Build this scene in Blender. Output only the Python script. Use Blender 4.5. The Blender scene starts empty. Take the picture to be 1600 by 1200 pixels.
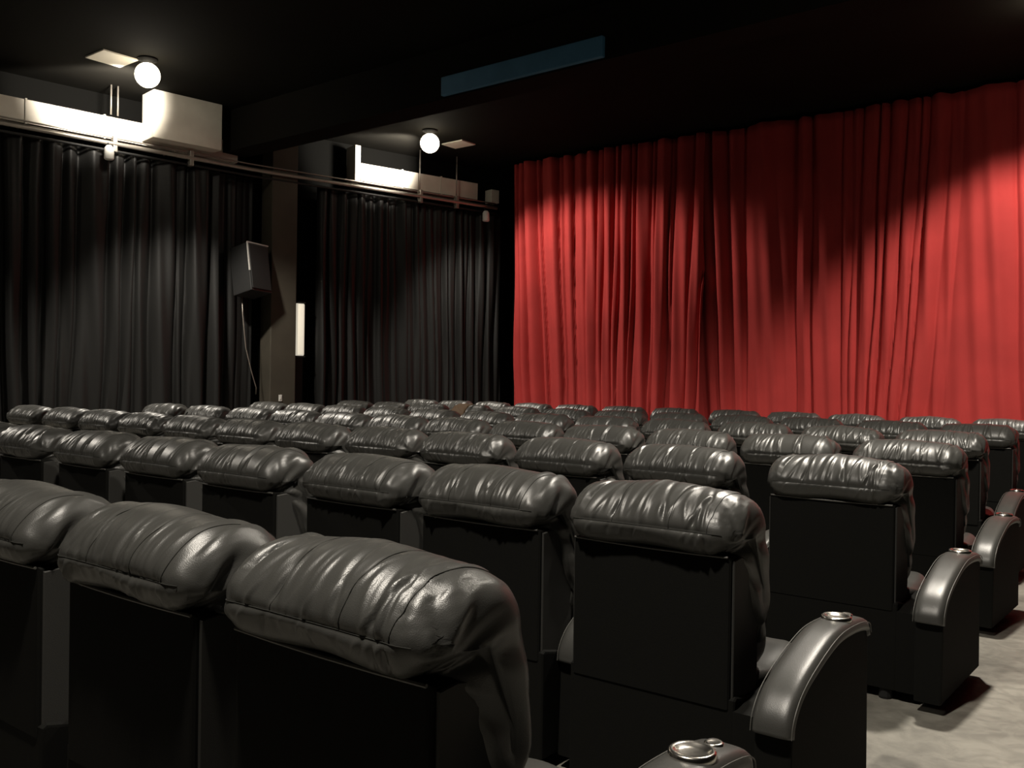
import bpy, bmesh, math, random
from mathutils import Vector, Matrix
R = math.radians
scene = bpy.context.scene
col = scene.collection

# ------------------------------------------------------------------ camera
F_PX, PITCH, ROLL, YAW, CAM_Z = 1440.0, R(.29), R(.8), R(38.51), 1.40
fwd = Vector((-math.sin(YAW), math.cos(YAW), 0)); rgt = Vector((math.cos(YAW), math.sin(YAW), 0)); upv = Vector((0, 0, 1))
f2 = fwd*math.cos(PITCH) - upv*math.sin(PITCH); u2 = rgt.cross(f2)
cr = rgt*math.cos(ROLL) + u2*math.sin(ROLL); cu = u2*math.cos(ROLL) - rgt*math.sin(ROLL)
cam = bpy.data.cameras.new('camera'); cam.sensor_width = 36; cam.lens = F_PX/1600*36; cam.clip_start = .02
camo = bpy.data.objects.new('camera', cam); col.objects.link(camo)
camo.matrix_world = Matrix(((cr.x, cu.x, -f2.x, 0), (cr.y, cu.y, -f2.y, 0), (cr.z, cu.z, -f2.z, CAM_Z), (0, 0, 0, 1)))
scene.camera = camo

# ------------------------------------------------------------------ world, view, lamps' power
w = bpy.data.worlds.new('world'); scene.world = w; w.use_nodes = True
w.node_tree.nodes['Background'].inputs[0].default_value = (.9, .95, 1, 1)
w.node_tree.nodes['Background'].inputs[1].default_value = 0.0
vs = scene.view_settings
vs.view_transform = 'Standard'; vs.look = 'None'; vs.gamma = 1; vs.use_curve_mapping = False
vs.exposure = 0.0
LAMP_COL = (1, .92, .80)
SPOT_W = 900.0      # downward cone of every ceiling lamp
BULB_W = 12.0        # all-round spill of the bare bulb
WALL_W = 420.0       # added fill at two of the lamps, aimed at the pale ducts
CONE = R(104)

# ------------------------------------------------------------------ helpers
def tag(o, label=None, cat=None, group=None, kind=None):
    if label: o['label'] = label
    if cat: o['category'] = cat
    if group: o['group'] = group
    if kind: o['kind'] = kind
    return o

def link(name, me, m=None, parent=None, smooth=False):
    if m is not None:
        me.materials.clear(); me.materials.append(m)
    if smooth: me.polygons.foreach_set('use_smooth', [True]*len(me.polygons))
    o = bpy.data.objects.new(name, me); col.objects.link(o)
    if parent is not None: o.parent = parent
    return o

def empty(name, loc=(0, 0, 0), rz=0):
    o = bpy.data.objects.new(name, None); col.objects.link(o)
    o.location = loc; o.rotation_euler = (0, 0, rz); o.empty_display_size = .1
    return o

def mesh_of(bm, name):
    me = bpy.data.meshes.new(name); bmesh.ops.recalc_face_normals(bm, faces=bm.faces); bm.to_mesh(me); bm.free(); return me

def box(bm, x0, x1, y0, y1, z0, z1, bev=0, seg=2):
    r = bmesh.ops.create_cube(bm, size=1)
    for v in r['verts']:
        v.co = Vector(((x0+x1)/2+v.co.x*(x1-x0), (y0+y1)/2+v.co.y*(y1-y0), (z0+z1)/2+v.co.z*(z1-z0)))
    if bev:
        es = set(e for v in r['verts'] for e in v.link_edges)
        bmesh.ops.bevel(bm, geom=list(es), offset=bev, segments=seg, profile=.5, affect='EDGES')

def boxo(name, dims, m, parent=None, bev=0, seg=2, smooth=False):
    bm = bmesh.new(); box(bm, *dims, bev=bev, seg=seg)
    return link(name, mesh_of(bm, name), m, parent, smooth)

def tube(bm, pts, rad, n=8, caps=True):
    pts = [Vector(p) for p in pts]; rings = []
    ref = None
    for i, p in enumerate(pts):
        d = (pts[min(i+1, len(pts)-1)]-pts[max(i-1, 0)]).normalized()
        a = Vector((0, 0, 1)) if abs(d.z) < .9 else Vector((1, 0, 0))
        if ref is not None: a = ref
        s = d.cross(a).normalized(); t = s.cross(d).normalized(); ref = t
        rr = rad[i] if isinstance(rad, (list, tuple)) else rad
        rings.append([bm.verts.new(p+(s*math.cos(k*2*math.pi/n)+t*math.sin(k*2*math.pi/n))*rr) for k in range(n)])
    for a, b in zip(rings, rings[1:]):
        for k in range(n): bm.faces.new((a[k], a[(k+1) % n], b[(k+1) % n], b[k]))
    if caps:
        bm.faces.new(rings[0][::-1]); bm.faces.new(rings[-1])

def tubeo(name, pts, rad, m, parent=None, n=8, smooth=True):
    bm = bmesh.new(); tube(bm, pts, rad, n); return link(name, mesh_of(bm, name), m, parent, smooth)

def lathe(bm, prof, c=(0, 0, 0), n=24):
    c = Vector(c); rings = []
    for r_, z in prof:
        if r_ < 1e-5: rings.append([bm.verts.new(c+Vector((0, 0, z)))])
        else: rings.append([bm.verts.new(c+Vector((r_*math.cos(k*2*math.pi/n), r_*math.sin(k*2*math.pi/n), z))) for k in range(n)])
    for a, b in zip(rings, rings[1:]):
        for k in range(n):
            q = [a[k % len(a)], a[(k+1) % len(a)], b[(k+1) % len(b)], b[k % len(b)]]
            q = list(dict.fromkeys(q))
            if len(q) > 2: bm.faces.new(q)

def lattice(rows, close_u=False, close_v=False):
    """mesh data from a grid of points, rows[i][j]"""
    ni, nj = len(rows), len(rows[0])
    vs_ = [p for r_ in rows for p in r_]; fs = []
    for i in range(ni if close_u else ni-1):
        for j in range(nj if close_v else nj-1):
            fs.append((i*nj+j, i*nj+(j+1) % nj, ((i+1) % ni)*nj+(j+1) % nj, ((i+1) % ni)*nj+j))
    return vs_, fs

# ------------------------------------------------------------------ materials
def mat(name, base, rough=.5, spec=.5, metal=0, noise=None, bump=None, sheen=0, emit=None):
    m = bpy.data.materials.new(name); m.use_nodes = True
    nt = m.node_tree; b = nt.nodes['Principled BSDF']
    b.inputs['Base Color'].default_value = (*base, 1); b.inputs['Roughness'].default_value = rough
    b.inputs['Specular IOR Level'].default_value = spec; b.inputs['Metallic'].default_value = metal
    if sheen:
        b.inputs['Sheen Weight'].default_value = sheen; b.inputs['Sheen Roughness'].default_value = .5
        b.inputs['Sheen Tint'].default_value = (*[min(1, c*1.5+.05) for c in base], 1)
    tc = nt.nodes.new('ShaderNodeTexCoord')
    if noise:
        sc, dark, light, det = noise
        n = nt.nodes.new('ShaderNodeTexNoise'); n.inputs['Scale'].default_value = sc; n.inputs['Detail'].default_value = det
        rmp = nt.nodes.new('ShaderNodeValToRGB'); rmp.color_ramp.elements[0].position = .3; rmp.color_ramp.elements[1].position = .7
        rmp.color_ramp.elements[0].color = (*dark, 1); rmp.color_ramp.elements[1].color = (*light, 1)
        nt.links.new(tc.outputs['Object'], n.inputs['Vector']); nt.links.new(n.outputs['Fac'], rmp.inputs['Fac'])
        nt.links.new(rmp.outputs['Color'], b.inputs['Base Color'])
    if bump:
        kind, sc, st, dist = bump
        n = nt.nodes.new('ShaderNodeTexVoronoi' if kind == 'cell' else 'ShaderNodeTexNoise'); n.inputs['Scale'].default_value = sc
        bp = nt.nodes.new('ShaderNodeBump'); bp.inputs['Strength'].default_value = st; bp.inputs['Distance'].default_value = dist
        nt.links.new(tc.outputs['Object'], n.inputs['Vector'])
        nt.links.new(n.outputs[0], bp.inputs['Height']); nt.links.new(bp.outputs['Normal'], b.inputs['Normal'])
    if emit:
        b.inputs['Emission Color'].default_value = (*emit[0], 1); b.inputs['Emission Strength'].default_value = emit[1]
    return m

M = {}
M['leather'] = mat('black_leather', (.046, .0455, .042), .37, .5, bump=('cell', 420, .12, .002))
M['vinyl'] = mat('black_vinyl_panel', (.0075, .0075, .0068), .75, .06, bump=('cell', 500, .15, .002))  # darker than the leather: shade on rear and outer faces put into the colour
M['side_vinyl'] = mat('black_side_vinyl', (.034, .0335, .031), .62, .25, bump=('cell', 500, .15, .002))  # lighter than the rear panels: light reaching the seat sides painted in
M['stitch'] = mat('dark_stitching', (.025, .025, .022), .8, .2)
M['piping'] = mat('panel_piping', (.08, .078, .07), .5, .4)
M['plastic'] = mat('black_plastic', (.012, .012, .012), .6, .3)
M['chrome'] = mat('brushed_steel', (.75, .72, .66), .22, .5, 1)
M['brown'] = mat('brown_cloth', (.075, .042, .019), .7, .3, bump=('noise', 60, .2, .004))
M['black_drape'] = mat('black_drape', (.0085, .0084, .0080), .55, .35, bump=('noise', 90, .12, .003))
M['red_drape'] = mat('red_velvet', (.42, .020, .018), .9, .15, sheen=.25, bump=('noise', 70, .2, .005),
                     noise=(1.4, (.34, .036, .034), (.44, .046, .043), 6))
M['black_paint'] = mat('black_paint', (.0045, .0044, .004), .9, .05, bump=('noise', 30, .2, .01))
M['ceiling'] = mat('black_ceiling_paint', (.008, .0075, .006), .9, .06, noise=(.7, (.006, .0056, .0045), (.010, .0092, .0075), 5))
M['post'] = mat('brown_grey_paint', (.06, .053, .04), .7, .3, noise=(2, (.05, .044, .033), (.07, .061, .046), 4))
M['duct'] = mat('pale_duct', (.62, .58, .50), .6, .4, noise=(3, (.55, .51, .44), (.66, .62, .54), 3))
M['pale_panel'] = mat('pale_panel', (.62, .58, .50), .7, .3)
M['steel'] = mat('painted_steel_pipe', (.34, .31, .27), .38, .5, .6)
M['blue'] = mat('blue_grey_paint', (.05, .16, .27), .6, .4, noise=(3, (.04, .13, .22), (.06, .18, .30), 3))  # bluish light on the beam, put into the base colour
M['bulb'] = mat('lit_bulb', (1, .9, .75), .5, .2, emit=((1, .88, .66), 12))
M['sconce'] = mat('lit_sconce_diffuser', (.8, .75, .62), .5, .3, emit=((1, .92, .74), .50))
M['white'] = mat('white_plastic', (.75, .74, .70), .5, .4)
M['speaker'] = mat('black_speaker', (.02, .02, .02), .45, .5)
M['speaker_edge'] = mat('pale_speaker_trim', (.5, .49, .46), .45, .5)  # lamplight caught on the cabinet edges, painted as a pale colour

def concrete():
    m = mat('worn_concrete', (.2, .19, .17), .6, .4)
    nt = m.node_tree; b = nt.nodes['Principled BSDF']; tc = nt.nodes['Texture Coordinate']
    a = nt.nodes.new('ShaderNodeTexNoise'); a.inputs['Scale'].default_value = 1.3; a.inputs['Detail'].default_value = 8; a.inputs['Roughness'].default_value = .65; a.inputs['Distortion'].default_value = .8
    r1 = nt.nodes.new('ShaderNodeValToRGB'); e = r1.color_ramp.elements
    e[0].position = .32; e[0].color = (.13, .122, .105, 1); e[1].position = .68; e[1].color = (.31, .295, .255, 1)
    c = nt.nodes.new('ShaderNodeTexNoise'); c.inputs['Scale'].default_value = 9; c.inputs['Detail'].default_value = 6; c.inputs['Distortion'].default_value = 1.5
    r2 = nt.nodes.new('ShaderNodeValToRGB'); e = r2.color_ramp.elements
    e[0].position = .38; e[0].color = (.72, .72, .72, 1); e[1].position = .6; e[1].color = (1, 1, 1, 1)
    mx = nt.nodes.new('ShaderNodeMix'); mx.data_type = 'RGBA'; mx.blend_type = 'MULTIPLY'; mx.inputs['Factor'].default_value = .8
    nt.links.new(tc.outputs['Object'], a.inputs['Vector']); nt.links.new(tc.outputs['Object'], c.inputs['Vector'])
    nt.links.new(a.outputs['Fac'], r1.inputs['Fac']); nt.links.new(c.outputs['Fac'], r2.inputs['Fac'])
    nt.links.new(r1.outputs['Color'], mx.inputs['A']); nt.links.new(r2.outputs['Color'], mx.inputs['B'])
    nt.links.new(mx.outputs['Result'], b.inputs['Base Color'])
    bp = nt.nodes.new('ShaderNodeBump'); bp.inputs['Strength'].default_value = .25; bp.inputs['Distance'].default_value = .01
    nt.links.new(c.outputs['Fac'], bp.inputs['Height']); nt.links.new(bp.outputs['Normal'], b.inputs['Normal'])
    return m
M['concrete'] = concrete()

# ------------------------------------------------------------------ the setting
CEIL = 5.3
YC = 13.0                 # plane of the red curtain
def struct(name, dims, m):
    return tag(boxo(name, dims, m), kind='structure')
struct('floor', (-14, 5, -5, 15, -.2, 0), M['concrete'])
struct('ceiling', (-14, 5, -5, 15, CEIL, CEIL+.2), M['ceiling'])
struct('wall_front', (-14, 5, YC+.8, YC+1.0, 0, CEIL), M['black_paint'])
struct('wall_rear', (-14, 5, -5, -4.8, 0, CEIL), M['black_paint'])
struct('wall_right', (2.6, 2.8, -4.8, YC+.8, 0, CEIL), M['black_paint'])

# the side wall on the left bends inwards towards the screen: rail line at z = 4.5
RAIL = [Vector((-12.62, 1.0)), Vector((-12.15, 4.98)), Vector((-11.72, 8.46)), Vector((-10.72, 12.7)), Vector((-10.60, 13.2))]
RZ = 4.5
def rail_at(y, off=0.0):
    for a, b in zip(RAIL, RAIL[1:]):
        if y <= b.y or b is RAIL[-1]:
            t = (y-a.y)/(b.y-a.y); p = a.lerp(b, t); d = (b-a).normalized()
            return Vector((p.x-off*d.y, p.y+off*d.x))     # off > 0: towards the wall
bm = bmesh.new()
ys = [-4.8, 1, 4.98, 8.46, 12.7, YC+.8]
inn = [rail_at(y, .55) for y in ys]
bot = [bm.verts.new((p.x, y, 0)) for p, y in zip(inn, ys)]; top = [bm.verts.new((p.x, y, CEIL)) for p, y in zip(inn, ys)]
bot2 = [bm.verts.new((p.x-.2, y, 0)) for p, y in zip(inn, ys)]; top2 = [bm.verts.new((p.x-.2, y, CEIL)) for p, y in zip(inn, ys)]
for i in range(len(ys)-1):
    bm.faces.new((bot[i], bot[i+1], top[i+1], top[i])); bm.faces.new((bot2[i], bot2[i+1], top2[i+1], top2[i]))
    bm.faces.new((top[i], top[i+1], top2[i+1], top2[i])); bm.faces.new((bot[i], bot[i+1], bot2[i+1], bot2[i]))
bm.faces.new((bot[0], top[0], top2[0], bot2[0])); bm.faces.new((bot[-1], top[-1], top2[-1], bot2[-1]))
tag(link('wall_left', mesh_of(bm, 'wall_left'), M['black_paint']), kind='structure')

# ceiling beam across the room, with its patch of bluish light made as a coloured slab
struct('trim_1', (-11.9, 2.6, 8.0, 8.4, 4.70, CEIL), M['ceiling'])
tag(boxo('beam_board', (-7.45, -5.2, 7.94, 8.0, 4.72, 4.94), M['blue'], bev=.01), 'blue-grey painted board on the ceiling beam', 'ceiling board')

# ------------------------------------------------------------------ drapes
def fold_fn(seed, length, wmin, wmax):
    """irregular row of folds along s in 0..length: list of (centre, half width, depth, lean)"""
    rnd = random.Random(seed); out = []; s = 0
    while s < length:
        wdt = rnd.uniform(wmin, wmax)*(1.8 if rnd.random() < .16 else 1)
        out.append((s+wdt/2, wdt/2, rnd.uniform(.35, 1.2)*min(1.25, .5+wdt/(wmax+wmin)), rnd.uniform(1.6, 5), rnd.uniform(-.35, .35))); s += wdt
    return out

def drape(name, path, z0, z1, m, seed, wmin, wmax, depth, lean, ds=.016, nz=42, thick=.012, sag=None):
    """path(s) -> (point, outward normal) for s in 0..L; cloth with rounded folds whose lines lean a little towards the hem"""
    L, pf = path
    folds = fold_fn(seed, L+.6, wmin, wmax); rnd = random.Random(seed+7)
    ph = [rnd.uniform(0, 6.28) for _ in range(6)]
    n = int(L/ds)
    rows = []
    starts = [f[0]-f[1] for f in folds]
    for k in range(nz+1):
        h = k/nz; z = z0+(z1-z0)*h; row = []
        low = (1-h)
        i = 0
        for j in range(n+1):
            s = L*j/n
            # lean: the cloth is sheared sideways by a slow wave that grows to the hem
            q = s+lean*low**1.4*(math.sin(s*1.15+ph[0])+.55*math.sin(s*2.7+ph[1]))+.02*math.sin(z*2.1+ph[2]+s*3)*low
            q = min(max(q, 0.0), L+.55)
            while i > 0 and q < starts[i]: i -= 1
            while i < len(folds)-1 and q >= starts[i+1]: i += 1
            c, hw, dp, ex, sk = folds[i]
            t = (q-c)/hw; t = t+sk*(1-t*t)
            prof = max(0.0, 1-abs(t)**ex)          # rounded ridge, sharp valley
            spread = .75+.35*low*math.sin(s*1.9+ph[3])
            d = depth*dp*prof*(.55+.45*(1-.5*low))*spread
            d += depth*.35*math.sin(s*.9+ph[4])*low + depth*.12*math.sin(s*23+z*1.3+ph[5])*prof
            p, nn = pf(s)
            row.append((p.x+nn.x*d, p.y+nn.y*d, z))
        rows.append(row)
    v, fc = lattice(rows)
    me = bpy.data.meshes.new(name); me.from_pydata(v, [], fc); me.update()
    o = link(name, me, m, None, True)
    so = o.modifiers.new('thickness', 'SOLIDIFY'); so.thickness = thick; so.offset = -1
    return o

def line_path(a, b, nrm):
    a = Vector(a); b = Vector(b); L = (b-a).length; nn = Vector(nrm).normalized()
    return L, (lambda s: (a.lerp(b, s/L), nn))

def rail_path(y0, y1, off):
    pts = []; y = y0
    while y < y1: pts.append(rail_at(y, off)); y += .1
    pts.append(rail_at(y1, off))
    cum = [0]
    for a, b in zip(pts, pts[1:]): cum.append(cum[-1]+(b-a).length)
    def pf(s):
        for i in range(len(pts)-1):
            if s <= cum[i+1] or i == len(pts)-2:
                a, b = pts[i], pts[i+1]; d = (b-a).normalized(); t = (s-cum[i])/(cum[i+1]-cum[i])
                return a.lerp(b, t), Vector((d.y, -d.x))
    return cum[-1], pf

XSPLIT = -6.55
o = drape('red_curtain', line_path((-10.33, YC), (XSPLIT, YC), (0, -1)), .06, CEIL-.06, M['red_drape'], 3, .07, .27, .19, .22)
tag(o, 'red velvet stage curtain panel hanging next to the black side drapes', 'curtain', 'red stage curtain panels')
o = drape('red_curtain', line_path((XSPLIT-.22, YC+.10), (2.3, YC+.06), (0, -1)), .06, CEIL-.06, M['red_drape'], 12, .09, .48, .20, .24)
tag(o, 'wide red velvet stage curtain panel reaching over to the concrete aisle', 'curtain', 'red stage curtain panels')

o = drape('black_drape', rail_path(1.0, 7.95, .26), .04, RZ-.06, M['black_drape'], 21, .11, .26, .19, .10, ds=.016)
tag(o, 'black side drape with deep shiny folds behind the tilted loudspeaker', 'drape', 'black side drapes')
o = drape('black_drape', rail_path(9.55, 13.15, .24), .04, RZ-.06, M['black_drape'], 33, .10, .22, .17, .08, ds=.016)
tag(o, 'black side drape hanging between the wall sconce and the red curtain', 'drape', 'black side drapes')
o = drape('black_drape', rail_path(7.85, 8.55, .38), .04, RZ-.06, M['black_drape'], 41, .10, .2, .08, .04, ds=.016)
tag(o, 'narrow black drape set back beside the grey-brown post', 'drape', 'black side drapes')

# ------------------------------------------------------------------ post, sconce, loudspeaker
def frame_at(y, off):
    p = rail_at(y, off); q = rail_at(y+.05, off); d = (q-p).normalized()
    return p, math.atan2(d.y, d.x)        # local x runs along the wall towards the screen, local y to the wall
p, a = frame_at(8.93, .05)
post = empty('wall_post', (p.x, p.y, 0), a); tag(post, 'square grey-brown post between the black side drapes', 'post')
boxo('shaft', (-.20, .22, 0, .40, .12, CEIL), M['post'], post, .012)
boxo('plinth', (-.22, .24, -.02, .42, 0, .13), M['post'], post, .012)
sw = empty('light_switch', tuple(post.matrix_basis @ Vector((-.03, -.003, 1.06))), a); tag(sw, 'small white switch plate on the grey-brown post', 'switch')
boxo('plate', (-.028, .028, -.008, .0, -.05, .05), M['white'], sw, .004)
boxo('rocker', (-.012, .012, -.014, -.006, -.022, .022), M['white'], sw, .002)
sc = empty('wall_sconce', tuple(post.matrix_basis @ Vector((.31, .05, 1.72))), a); tag(sc, 'tall narrow glowing cream wall sconce beside the grey-brown post', 'sconce')
boxo('back_plate', (-.085, .085, .10, .13, -.02, .85), M['plastic'], sc, .005)
boxo('diffuser', (-.075, .075, -.02, .105, .0, .83), M['sconce'], sc, .03, 3, True)
boxo('end_cap', (-.080, .080, -.025, .11, -.02, .005), M['plastic'], sc, .003)
boxo('end_cap', (-.080, .080, -.025, .11, .825, .85), M['plastic'], sc, .003)
boxo('bracket', (-.10, .10, .10, .13, -1.70, -.02), M['plastic'], sc, .004)

p, a = frame_at(8.42, -.02)
sp = empty('loudspeaker', (p.x, p.y, 2.62), a); tag(sp, 'black loudspeaker box tilted down high above the black drapes', 'loudspeaker')
bm = bmesh.new(); box(bm, -.20, .20, -.20, .20, 0, .74, .01)
tilt = Matrix.Rotation(R(-12), 4, 'X') @ Matrix.Rotation(R(14), 4, 'Z')
bmesh.ops.transform(bm, matrix=tilt, verts=bm.verts)
link('cabinet', mesh_of(bm, 'cabinet'), M['speaker'], sp)
bm = bmesh.new(); box(bm, -.18, .18, -.215, -.195, .03, .71, .006); bmesh.ops.transform(bm, matrix=tilt, verts=bm.verts)
link('grille', mesh_of(bm, 'grille'), M['plastic'], sp)
bm = bmesh.new(); box(bm, -.205, .205, -.206, -.19, .728, .748); box(bm, -.208, -.188, -.206, -.19, .30, .74); bmesh.ops.transform(bm, matrix=tilt, verts=bm.verts)  # pale strips paint the lamplight along the top and one upper side edge
link('edge_trim', mesh_of(bm, 'edge_trim'), M['speaker_edge'], sp)
tubeo('bracket', [(0, .2, .4), (0, .36, .42)], .025, M['plastic'], sp)
tubeo('cable', [(-.1, .15, .02), (-.11, .1, -.3), (-.08, .05, -.8), (0, .02, -1.15), (.1, .05, -1.4), (.12, .1, -1.5)], .008, M['steel'], sp, 6)

# ------------------------------------------------------------------ rail, duct, hangers above the drapes
YR0, YR1 = 1.0, 12.9
def rail_line(y0, y1, off, z, step=.35):
    n = max(2, int((y1-y0)/step)); return [(*rail_at(y0+(y1-y0)*i/n, off), z) for i in range(n+1)]
p0 = rail_at(YR0)
rail = empty('drape_rail', (p0.x, p0.y, RZ)); tag(rail, 'long steel pipe rail carrying the black side drapes', 'rail')
def child_world(o, parent): o.parent = parent; o.matrix_parent_inverse = Matrix.Translation(parent.location).inverted(); return o
child_world(tubeo('pipe', rail_line(YR0, YR1, 0, RZ), .030, M['steel']), rail)
child_world(tubeo('pipe', rail_line(YR0, YR1, .03, RZ+.085), .012, M['steel']), rail)
child_world(tubeo('pipe', rail_line(YR0, YR1, .06, RZ-.085), .018, M['plastic']), rail)
for y in (3.4, 6.38, 7.45, 11.32, 12.05):
    p, a = frame_at(y, .03)
    bm = bmesh.new(); box(bm, -.03, .03, -.05, .05, RZ-.11, RZ+.11, .01)
    bmesh.ops.transform(bm, matrix=Matrix.Translation((p.x, p.y, 0)) @ Matrix.Rotation(a, 4, 'Z'), verts=bm.verts)
    child_world(link('clamp', mesh_of(bm, 'clamp'), M['steel']), rail)

def duct(y0, y1, z0, z1, off, dep, label):
    """box duct following the wall, in sections with a flange at every joint"""
    q0 = rail_at(y0, off)
    root = empty('air_duct', (q0.x, q0.y, z0)); tag(root, label, 'duct')
    n = max(1, round((y1-y0)/.9))
    for i in range(n):
        a0, b0 = y0+(y1-y0)*i/n, y0+(y1-y0)*(i+1)/n
        g = .004
        pts = [rail_at(a0+g, off), rail_at(b0-g, off), rail_at(b0-g, off+dep), rail_at(a0+g, off+dep)]
        bm = bmesh.new()
        lo = [bm.verts.new((q.x, q.y, z0)) for q in pts]; hi = [bm.verts.new((q.x, q.y, z1)) for q in pts]
        bm.faces.new(lo[::-1]); bm.faces.new(hi)
        for k in range(4): bm.faces.new((lo[k], lo[(k+1) % 4], hi[(k+1) % 4], hi[k]))
        child_world(link('duct_section', mesh_of(bm, 'duct_section'), M['duct']), root)
        if i:
            q, a = frame_at(a0, off)
            bm = bmesh.new(); box(bm, -.012, .012, -.014, dep, z0-.014, z1+.014)
            bmesh.ops.transform(bm, matrix=Matrix.Translation((q.x, q.y, 0)) @ Matrix.Rotation(a, 4, 'Z'), verts=bm.verts)
            child_world(link('flange', mesh_of(bm, 'flange'), M['duct']), root)
    return root
duct(2.4, 8.25, 4.60, 4.90, .17, .36, 'long pale box duct along the wall under the lamp by the loudspeaker')
duct(10.28, 12.6, 4.64, 4.93, .17, .36, 'short pale box duct along the wall near the red curtain')
# pale riser panel from the duct up to the ceiling
p, a = frame_at(7.35, .16)
o = tag(boxo('riser_box', (-.55, .45, -.38, .0, 4.64, CEIL-.005), M['duct'], None, .006), 'pale boxed riser between wall duct and ceiling', 'riser')
o.location = (p.x, p.y, 0); o.rotation_euler = (0, 0, a)
p, a = frame_at(10.20, .12)
o = tag(boxo('riser_box', (-.05, .05, 0, .30, 4.60, CEIL-.10), M['duct'], None, .006), 'slim pale upright strip at the end of the short duct', 'riser')
o.location = (p.x, p.y, 0); o.rotation_euler = (0, 0, a)
p, a = frame_at(12.95, .12)
o = tag(boxo('junction_box', (-.09, .09, 0, .2, 4.62, 4.86), M['duct'], None, .01), 'small pale junction box on the wall near the red curtain', 'box')
o.location = (p.x, p.y, 0); o.rotation_euler = (0, 0, a)
for y, off, zb, lb in ((6.34, .05, 4.9, None), (6.43, .05, 4.9, None), (11.32, .05, RZ+.03, None), (12.05, .03, RZ+.1, None)):
    p, _ = frame_at(y, off)
    lb = 'thin steel hanger rod nearer the riser box, of a close pair' if 6.4 < y < 8 else 'thin steel hanger rod farther from the riser box, of a close pair' if y < 8 else ('steel hanger rod dropping to the rail below the lamp' if y < 11.5 else 'thin steel hanger rod near the pale junction box')
    o = tubeo('hanger_rod', [(0, 0, zb), (0, 0, CEIL)], .012, M['steel'], None, 6)
    o.location = (p.x, p.y, 0); tag(o, lb, 'hanger rod', 'hanger rods along the side wall')
def spot_head(y, z, label):
    p, a = frame_at(y, -.06)
    t = empty('spot_head', (p.x, p.y, z), a); tag(t, label, 'spotlight')
    bm = bmesh.new(); lathe(bm, [(0, 0), (.05, 0), (.062, .015), (.062, .15), (.035, .19), (0, .19)], n=16)
    link('housing', mesh_of(bm, 'housing'), M['white'], t, True)
    tubeo('yoke', [(0, 0, .18), (0, .06, .25), (0, .06, RZ-z)], .012, M['plastic'], t, 6)
spot_head(6.28, 4.26, 'small pale spotlight head under the rail by the long duct')
spot_head(12.62, 4.22, 'small pale spotlight head under the rail end near the red curtain')

# ------------------------------------------------------------------ ceiling lamps
def ceiling_lamp(x, y, label, aim=(0, .3, -.9), k=1.0, kb=1.0, wall=None, cone=None):
    t = empty('ceiling_lamp', (x, y, CEIL)); tag(t, label, 'ceiling lamp', 'ceiling lamps')
    bm = bmesh.new(); lathe(bm, [(0, 0), (.12, 0), (.12, -.02), (.06, -.05), (.06, -.08), (0, -.08)], n=20)
    link('canopy', mesh_of(bm, 'canopy'), M['plastic'], t, True)
    bm = bmesh.new(); bmesh.ops.create_uvsphere(bm, u_segments=24, v_segments=14, radius=.15)
    for v in bm.verts: v.co.z += -.205
    bo = link('globe', mesh_of(bm, 'globe'), M['bulb'], t, True)
    for nm, kind, pw in (('bulb_glow', 'POINT', BULB_W), ('bulb_cone', 'SPOT', SPOT_W)):
        l = bpy.data.lights.new(nm, kind); l.energy = pw; l.color = LAMP_COL; l.shadow_soft_size = .12
        if kind == 'SPOT': l.spot_size = cone or CONE; l.spot_blend = .42; l.energy *= k
        else: l.energy *= kb
        lo = bpy.data.objects.new(nm, l); col.objects.link(lo); lo.parent = t; lo.location = (0, 0, -.37)
        if kind == 'SPOT': lo.rotation_euler = Vector(aim).to_track_quat('-Z', 'Y').to_euler()
    if wall:      # added fill spot without a fixture, brightens duct and not red curtain
        l = bpy.data.lights.new('wall_flood', 'SPOT'); l.energy = WALL_W; l.color = LAMP_COL; l.shadow_soft_size = .12; l.spot_size = R(80); l.spot_blend = .4
        lo = bpy.data.objects.new('wall_flood', l); col.objects.link(lo); lo.parent = t; lo.location = (-.19, 0, -.28)
        lo.rotation_euler = Vector(wall).to_track_quat('-Z', 'Y').to_euler()
    return t
ceiling_lamp(-10.67, 6.09, 'glowing globe ceiling lamp above the long side duct', (.16, .25, -.87), 1.2, 1.5, (-1, .15, .10))
ceiling_lamp(-10.09, 10.52, 'glowing globe ceiling lamp near the red curtain and short duct', (.33, .46, -.83), .82, .5, (-1, .1, .10))
ceiling_lamp(-1.6, 10.6, 'glowing globe ceiling lamp over the aisle near the red curtain', (0, .48, -.87), 1.05, .3)
ceiling_lamp(-1.6, 5.8, 'glowing globe ceiling lamp over the aisle beside the middle rows', (-.02, .20, -.95), 1.5, cone=R(134))
ceiling_lamp(-1.6, .6, 'glowing globe ceiling lamp over the aisle beside the back row', (-.20, .15, -.95), 1.05)
ceiling_lamp(-11.2, 1.6, 'glowing globe ceiling lamp at the far end of the back rows', (.25, .25, -.80))
def plate(x0, x1, y0, y1, label):
    tag(boxo('ceiling_plate', (x0, x1, y0, y1, CEIL-.02, CEIL), M['pale_panel'], None, .003), label, 'ceiling plate', 'pale ceiling plates')
plate(-11.22, -10.78, 5.58, 6.03, 'pale square plate on the ceiling beside the lamp over the long duct')
plate(-10.50, -10.05, 11.23, 11.57, 'pale square plate on the ceiling beside the lamp near the red curtain')

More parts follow.
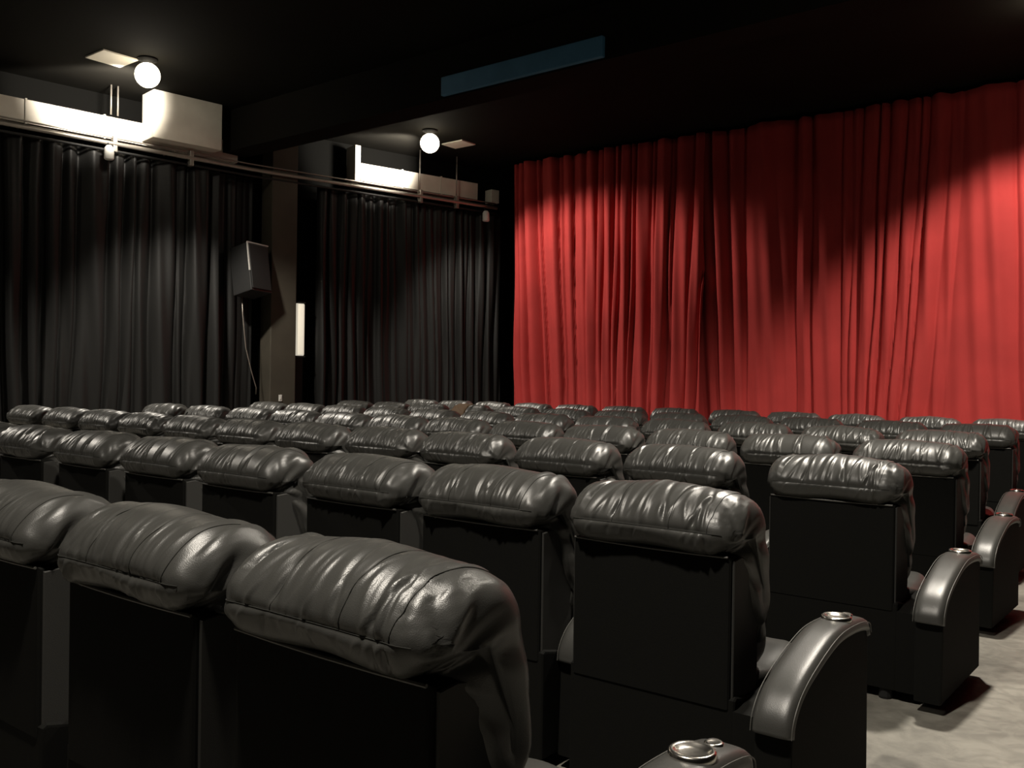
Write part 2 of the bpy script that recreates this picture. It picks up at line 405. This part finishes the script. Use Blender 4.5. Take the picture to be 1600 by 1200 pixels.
# ------------------------------------------------------------------ recliners
PROF = [(0, .866), (-.028, .882), (-.044, .908), (-.050, .938), (-.032, .978), (.008, 1.018), (.065, 1.046), (.135, 1.052),
        (.205, 1.032), (.258, .985), (.285, .90), (.294, .78), (.282, .65), (.215, .595), (.150, .66), (.100, .76), (.040, .83)]
def catmull(P, n):
    out = []; m_ = len(P)
    for i in range(m_):
        a, b, c, d = (Vector(P[(i+k) % m_]) for k in (-1, 0, 1, 2))
        for j in range(n):
            t = j/n
            out.append(.5*((2*b)+(c-a)*t+(2*a-5*b+4*c-d)*t*t+(3*b-a-3*c+d)*t**3))
    return out
KP = 6
PROFS = catmull(PROF, KP)          # 68 points; index 0 rear bottom seam, 12 rear stitched seam, ~24-28 top
NV = len(PROFS); CEN = Vector((.115, .915))
HALF = .298
def make_head(seed):
    rnd = random.Random(seed)
    folds = []
    for _ in range(30):       # gathers that rise from the rear seam over the top
        u0 = rnd.uniform(-.92, .92)
        folds.append((u0, rnd.uniform(.012, .034), rnd.choice((1, 1, -1))*rnd.uniform(.0035, .0095), rnd.uniform(10, 21), rnd.uniform(3.5, 8), rnd.uniform(-.010, .016)))
    for sgn in (-1, 1):       # tight gathers at the ends
        for _ in range(8):
            folds.append((sgn*rnd.uniform(.72, 1.0), rnd.uniform(.015, .035), rnd.choice((1, -1))*rnd.uniform(.006, .013), rnd.uniform(4, 34), rnd.uniform(5, 10), -sgn*rnd.uniform(.0, .02)))
    lump = [(rnd.uniform(0, 6.28), rnd.uniform(2, 5), rnd.uniform(.05, .16)) for _ in range(4)]
    nrm2 = []
    for j in range(NV):
        d = PROFS[(j+1) % NV]-PROFS[j-1]; nrm2.append(Vector((-d.y, d.x)).normalized())
    # stations along x: (u, section scale, end-face amount)
    E0 = .74
    st = []
    for k in range(8): st.append((1.0, .06+.50*k/8, 1.0))
    for k in range(9):
        ang = math.pi/2*k/9
        st.append((E0+(1-E0)*math.cos(ang), .56+.44*math.sin(ang), math.cos(ang)**2))
    nm = 92
    full = [(-u_, s_, e_) for u_, s_, e_ in st]+[(-E0+2*E0*i/nm, 1.0, 0.0) for i in range(nm+1)]+st[::-1]
    nu = len(full)-1; rows = []; surf = {}
    php = [rnd.uniform(0, 6.28) for _ in range(4)]
    for i, (u, s, ef) in enumerate(full):
        au = abs(u); sg = 1 if u > 0 else -1
        row = []
        for j in range(NV):
            base = PROFS[j]; off = base-CEN
            jj = (j if j < NV-2*KP else j-NV)*4/KP
            bl = min(1, max(0, (.86-base.y)/.10)); tgt = CEN.lerp(Vector((.205, max(.70, base.y))), bl); off = base-tgt
            d = 0
            for u0, wd, amp, vc, vw, sk in folds:
                t = (u-u0-sk*(jj-vc))/wd
                if abs(t) < 3: d += amp*math.exp(-t*t)*math.exp(-((jj-vc)/vw)**2)
            for ph, fr, fv in lump: d += .0020*math.sin(u*fr+jj*fv+ph)
            d *= 1-.8*math.exp(-((jj-12)/1.9)**2)
            d -= .006*(1-min(1, max(0, (au-.74)/.08)))*math.exp(-((jj-12)/.8)**2)           # stitched seam grooves
            for us in (-.34, .36, .80): d -= .0025*math.exp(-((u-us-.003*(jj-24))/.012)**2)*math.exp(-((jj-24)/13)**4)
            if jj > 36: d += .0045*math.sin(jj*1.25+php[3])*min(1, (jj-36)/4)*max(0, au-.5)*2*(1 if jj < 54 else 0)
            y = tgt.x+off.x*s+nrm2[j].x*d*s
            z = tgt.y+off.y*s*(1+(0 if off.y < 0 or bl > 0 else .09*(1-au**2)))+nrm2[j].y*d*s
            wd2 = HALF-(.026*max(0, 1-abs(jj)/9))*au           # narrower along the rear bottom
            x = u*wd2
            # pleats on the ends that radiate from the pinched rear corner
            ry, rz_ = y+.005, z-.862; rr = math.hypot(ry, rz_); fi = math.atan2(rz_, ry)
            if ef > .01:
                pl = .6*math.sin(fi*10+php[0])+.4*math.sin(fi*17+php[1 if sg > 0 else 2]+rr*18)
                x += sg*ef*(.012*pl*min(1, rr/.05)*math.exp(-rr/.25)+.012*(1-((s-.3)/.7)**2)-.022*math.exp(-(rr/.05)**2))
            row.append((x, y, z))
        rows.append(row); surf[i] = (u, row)
    v, fc = lattice(rows, False, True)
    n0 = len(rows[0]); fc.append(tuple(range(n0))); fc.append(tuple(reversed(range((nu)*n0, (nu+1)*n0))))
    me = bpy.data.meshes.new('head_cushion'); me.from_pydata(v, [], fc); me.update()
    me.materials.append(M['leather']); me.polygons.foreach_set('use_smooth', [True]*len(me.polygons))
    bm = bmesh.new(); bm.from_mesh(me); bmesh.ops.recalc_face_normals(bm, faces=bm.faces); bm.to_mesh(me); bm.free()
    # stitching laid in the grooves
    bm = bmesh.new()
    tube(bm, [Vector(rows[i][3*KP])+Vector((0, -.0012, 0)) for i in range(13, nu-12)], .0011, 5)
    for us in (-.34, .36, .80):
        pts = []
        for jq in range(3*KP, 10*KP):
            uu = us+.003*(jq*4/KP-24)
            i = min(range(nu+1), key=lambda q: abs(surf[q][0]-uu))
            i2 = i+1 if surf[i][0] < uu else i-1
            t = 0 if surf[i2][0] == surf[i][0] else (uu-surf[i][0])/(surf[i2][0]-surf[i][0])
            pts.append(Vector(rows[i][jq]).lerp(Vector(rows[i2][jq]), t)+Vector((0, nrm2[jq].x, nrm2[jq].y))*.0006)
        tube(bm, pts, .0011, 5)
    sm = mesh_of(bm, 'stitching'); sm.materials.append(M['stitch'])
    return me, sm

def make_pad(name, prof, half, seed, amp, m, rise=6):
    """closed y-z profile swept over x with rounded ends and soft wrinkles"""
    P = catmull(prof, 3); n = len(P); c = sum(P, Vector((0, 0)))/n
    rnd = random.Random(seed); fl = [(rnd.uniform(0, 6.28), rnd.uniform(5, 16), rnd.uniform(.15, .6)) for _ in range(5)]
    rows = []; nu = 48
    for i in range(nu+1):
        u = math.sin(-math.pi/2+math.pi*i/nu); au = abs(u); s = max(.05, 1-au**rise)**.4
        row = []
        for j, q in enumerate(P):
            d = sum(amp*math.sin(u*fr+j*fv+ph) for ph, fr, fv in fl)*(.4+.6*au**2)
            dd = P[(j+1) % n]-P[j-1]; nn = Vector((-dd.y, dd.x)).normalized()
            q2 = c+(q-c)*s+nn*d*s
            row.append((u*half, q2.x, q2.y))
        rows.append(row)
    v, fc = lattice(rows, False, True); fc.append(tuple(range(n))); fc.append(tuple(reversed(range(nu*n, (nu+1)*n))))
    me = bpy.data.meshes.new(name); me.from_pydata(v, [], fc); me.update()
    bm = bmesh.new(); bm.from_mesh(me); bmesh.ops.recalc_face_normals(bm, faces=bm.faces); bm.to_mesh(me); bm.free()
    me.materials.append(m); me.polygons.foreach_set('use_smooth', [True]*len(me.polygons))
    return me

HEADS = [make_head(s) for s in (5, 11, 23, 42, 57)]
BACKS = [make_pad('back_cushion', [(.10, .46), (.12, .62), (.13, .80), (.22, .86), (.282, .80), (.30, .64), (.34, .52), (.32, .45), (.2, .43)], .296, s, .0045, M['leather']) for s in (1, 2)]
SEATC = make_pad('seat_cushion', [(.16, .34), (.14, .42), (.2, .47), (.35, .46), (.55, .475), (.66, .46), (.70, .41), (.66, .35), (.4, .33)], .30, 3, .0025, M['leather'])
FOOTR = make_pad('footrest', [(.62, .10), (.61, .22), (.62, .33), (.67, .36), (.70, .33), (.715, .22), (.70, .10), (.66, .08)], .285, 4, .002, M['leather'])

def extrude_x(prof, x0, x1, bev=.012, seg=3):
    bm = bmesh.new()
    a = [bm.verts.new((x0, y, z)) for y, z in prof]; b = [bm.verts.new((x1, y, z)) for y, z in prof]
    fa = bm.faces.new(a); fb = bm.faces.new(b[::-1]); n = len(prof)
    for k in range(n): bm.faces.new((a[k], b[k], b[(k+1) % n], a[(k+1) % n]))
    es = list(fa.edges)+list(fb.edges)
    bmesh.ops.recalc_face_normals(bm, faces=bm.faces)
    if bev: bmesh.ops.bevel(bm, geom=es, offset=bev, segments=seg, profile=.6, affect='EDGES', clamp_overlap=True)
    return bm

# back shell: flat rear panel, side outline swelling towards the front in the middle
SHELL = [(0, .40), (0, .868), (.06, .868), (.13, .86), (.165, .76), (.195, .62), (.20, .50), (.19, .40)]
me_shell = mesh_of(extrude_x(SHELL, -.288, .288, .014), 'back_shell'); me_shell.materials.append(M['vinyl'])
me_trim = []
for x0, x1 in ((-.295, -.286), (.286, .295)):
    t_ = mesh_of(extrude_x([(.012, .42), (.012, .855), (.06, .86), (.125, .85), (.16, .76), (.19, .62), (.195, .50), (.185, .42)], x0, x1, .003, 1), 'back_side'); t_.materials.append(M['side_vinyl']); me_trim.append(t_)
bm = bmesh.new(); tube(bm, [(-.28, -.004, .866), (-.15, -.006, .864), (0, -.006, .863), (.15, -.006, .864), (.28, -.004, .866)], .004, 6)
me_pipe = mesh_of(bm, 'piping'); me_pipe.materials.append(M['piping'])
BASE = [(.004, .05), (.004, .43), (.02, .44), (.2, .40), (.64, .36), (.64, .05)]
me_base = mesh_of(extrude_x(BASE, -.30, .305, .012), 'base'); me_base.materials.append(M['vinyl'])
bm = bmesh.new(); lathe(bm, [(0, 0), (.028, 0), (.03, .01), (.024, .055), (0, .055)], n=12)
me_foot = mesh_of(bm, 'foot'); me_foot.materials.append(M['plastic'])

ARM_TOP = [(-.088, .390), (-.080, .428), (-.055, .466), (-.010, .505), (.06, .540), (.14, .568), (.22, .592), (.30, .610), (.38, .618), (.50, .616), (.60, .604), (.645, .584), (.660, .550)]
def inset(P, d):
    out = []
    for i, q in enumerate(P):
        a = Vector(P[max(i-1, 0)]); b = Vector(P[min(i+1, len(P)-1)]); t = (b-a).normalized()
        out.append((q[0]+t.y*d, q[1]-t.x*d))
    return out
def make_arm(x0, x1):
    inner = inset(ARM_TOP, .030)
    body = [(-.075, .05)]+inner+[(.645, .05)]
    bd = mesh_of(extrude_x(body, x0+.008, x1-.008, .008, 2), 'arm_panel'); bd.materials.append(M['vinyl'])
    # padded top: swept band, crowned across its width
    nx = 12; rows = []
    P = catmull_open(ARM_TOP, 4); Q = inset([tuple(q) for q in P], .042)
    for (y, z), (yi, zi) in zip([tuple(q) for q in P], Q):
        ring = []
        for k in range(nx+1):
            t = -1+2*k/nx; c = max(0, 1-abs(t)**4.5)**.5
            f = .30+.70*c
            ring.append(((x0+x1)/2+t*(x1-x0)/2*(1.0), yi+(y-yi)*f, zi+(z-zi)*f))
        ring += [((x0+x1)/2+(x1-x0)/2*.9, yi, zi), ((x0+x1)/2-(x1-x0)/2*.9, yi, zi)]
        rows.append(ring)
    n = len(rows[0]); v, fc = lattice(rows, False, True); fc.append(tuple(range(n))); fc.append(tuple(reversed(range((len(rows)-1)*n, len(rows)*n))))
    pd = bpy.data.meshes.new('arm_pad'); pd.from_pydata(v, [], fc); pd.update()
    bm = bmesh.new(); bm.from_mesh(pd); bmesh.ops.recalc_face_normals(bm, faces=bm.faces); bm.to_mesh(pd); bm.free()
    pd.materials.append(M['leather']); pd.polygons.foreach_set('use_smooth', [True]*len(pd.polygons))
    bm = bmesh.new()
    for sx in (x0+.002, x1-.002): tube(bm, [(sx, (y*.7+yi*.3), (z*.7+zi*.3)) for (y, z), (yi, zi) in zip([tuple(q) for q in P], Q)], .0018, 5)
    st = mesh_of(bm, 'stitching'); st.materials.append(M['piping'])
    cx = (x0+x1)/2
    bm = bmesh.new(); lathe(bm, [(0, .0030), (.024, .0032), (.032, .0050), (.038, .0090), (.044, .0115), (.049, .0080), (.050, -.006), (.045, -.012)], (cx, .475, .617), 28)
    cp = mesh_of(bm, 'cup_holder'); cp.materials.append(M['chrome']); cp.polygons.foreach_set('use_smooth', [True]*len(cp.polygons))
    bm = bmesh.new(); lathe(bm, [(.021, -.01), (.021, .003), (.017, .006), (.012, .004), (0, .005)], (cx, .572, .609), 18)
    bt = mesh_of(bm, 'seat_button'); bt.materials.append(M['chrome']); bt.polygons.foreach_set('use_smooth', [True]*len(bt.polygons))
    return bd, pd, st, cp, bt
def catmull_open(P, n):
    P = [Vector(p) for p in P]; E_ = [P[0]*2-P[1]]+P+[P[-1]*2-P[-2]]; out = []
    for i in range(1, len(E_)-2):
        a, b, c, d = E_[i-1:i+3]
        for j in range(n):
            t = j/n; out.append(.5*((2*b)+(c-a)*t+(2*a-5*b+4*c-d)*t*t+(3*b-a-3*c+d)*t**3))
    return out+[P[-1]]
ARM_MID = make_arm(.305, .408)
ARM_END = make_arm(.388, .516)
ARM_LEFT = make_arm(-.408, -.305)

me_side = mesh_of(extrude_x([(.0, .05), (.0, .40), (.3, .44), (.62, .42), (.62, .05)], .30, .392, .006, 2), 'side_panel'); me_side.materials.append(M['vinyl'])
def part(name, me, parent):
    o = bpy.data.objects.new(name, me); col.objects.link(o); o.parent = parent; return o
def add_arm(meshes, root, shift=(0, 0, 0)):
    bd, pd, st, cp, bt = meshes
    b = part('arm', bd, root); b.location = shift; b.scale.z = 1.045 if .05 < shift[0] else 1; b.scale.y = .8 if shift[0] == 0 and shift[1] else 1; p_ = part('arm_pad', pd, b); part('arm_stitching', st, b); part('cup_holder', cp, b); part('seat_button', bt, b)
def recliner(x, y, rz, label, group, hv, end=False, first=False, shift=(0, 0, 0)):
    root = empty('recliner', (x, y, 0), rz); tag(root, label, 'recliner', group)
    part('base', me_base, root)
    sh = part('back_shell', me_shell, root); part('piping', me_pipe, sh)
    for t_ in me_trim: part('back_side', t_, sh)
    hm, sm = HEADS[hv % len(HEADS)]
    h = part('head_cushion', hm, root); part('stitching', sm, h)
    part('back_cushion', BACKS[hv % 2], root); part('seat_cushion', SEATC, root); part('footrest', FOOTR, root)
    for fx in (-.25, .25):
        for fy in (.04, .57): f_ = part('foot', me_foot, root); f_.location = (fx, fy, 0)
    add_arm(ARM_END if end else ARM_MID, root, shift if end else (0, .15, 0))
    if end:
        sd = part('side_panel', me_side, root); sd.scale.x = 1+shift[0]/.39
    if first: add_arm(ARM_LEFT, root, (0, .15, 0))
    return root

ORD = ['first', 'second', 'third', 'fourth', 'fifth', 'sixth', 'seventh', 'eighth', 'ninth', 'tenth', 'eleventh', 'twelfth']
#      y of rear panel, x of every seat centre from the aisle inwards
ROWS = [
 (10.36, [-1.91, -2.632, -3.398, -4.119, -4.86, -5.67, -6.44, -7.194, -7.945, -8.70, -9.416, -10.147]),
 (8.84, [-1.844, -2.585, -3.35, -4.064, -4.803, -5.55, -6.29, -7.038, -7.792, -8.54, -9.25, -9.995]),
 (7.27, [-1.771-.7395*k for k in range(12)]),
 (5.77, [-1.591, -2.335, -3.06, -3.788, -4.52, -5.266, -5.98, -6.70, -7.42, -8.15, -8.95, -9.80]),
 (4.245, [-1.491, -2.31, -3.06, -3.81, -4.54, -5.294, -6.03, -6.78, -7.54, -8.26, -8.97, -9.75]),
 (2.62, [-1.505, -2.236, -2.96, -3.742, -4.50, -5.25, -6.02, -6.77, -7.51]),
 (1.17, [-1.383, -2.10, -2.86, -3.62]),
]
rnd = random.Random(4)
for ri, (yr, xs) in enumerate(ROWS):
    rowtxt = 'front row by the red curtain' if ri == 0 else ('back row, farthest from the red curtain' if ri == 6 else ORD[ri]+' row back from the red curtain')
    for k, x in enumerate(xs):
        pos = 'at the concrete aisle end' if k == 0 else ORD[k]+' from the concrete aisle'
        recliner(x, yr+rnd.uniform(-.012, .012), R(rnd.uniform(-.7, .7)), 'black leather recliner %s, %s' % (pos, rowtxt),
                 'black leather recliners in rows', rnd.randrange(5), k == 0, k == 11, (.062, .055, 0) if ri == 6 and k == 0 else (0, 0, 0))

# brown cloth laid over one head cushion of the second row
u0, u1 = -.40, -.02
rows = []
for i in range(15):
    t = i/14; x = (u0+(u1-u0)*t)*.62-.05
    e = 1-abs(2*t-1)**4
    row = []
    for j in range(9, 8*KP):
        q = PROFS[j]; d = q-CEN; row.append((x, CEN.x+d.x*(1.05+.05*e), CEN.y+d.y*(1.05+.10*e)+.004*math.sin(j*.8+i)))
    rows.append(row)
v, fc = lattice(rows); me = bpy.data.meshes.new('draped_cloth'); me.from_pydata(v, [], fc); me.update()
o = link('draped_cloth', me, M['brown'], None, True); so = o.modifiers.new('thickness', 'SOLIDIFY'); so.thickness = .012; so.offset = 0
o.location = (-7.70, 8.84, 0); tag(o, 'small brown cloth draped over a black headrest', 'cloth')
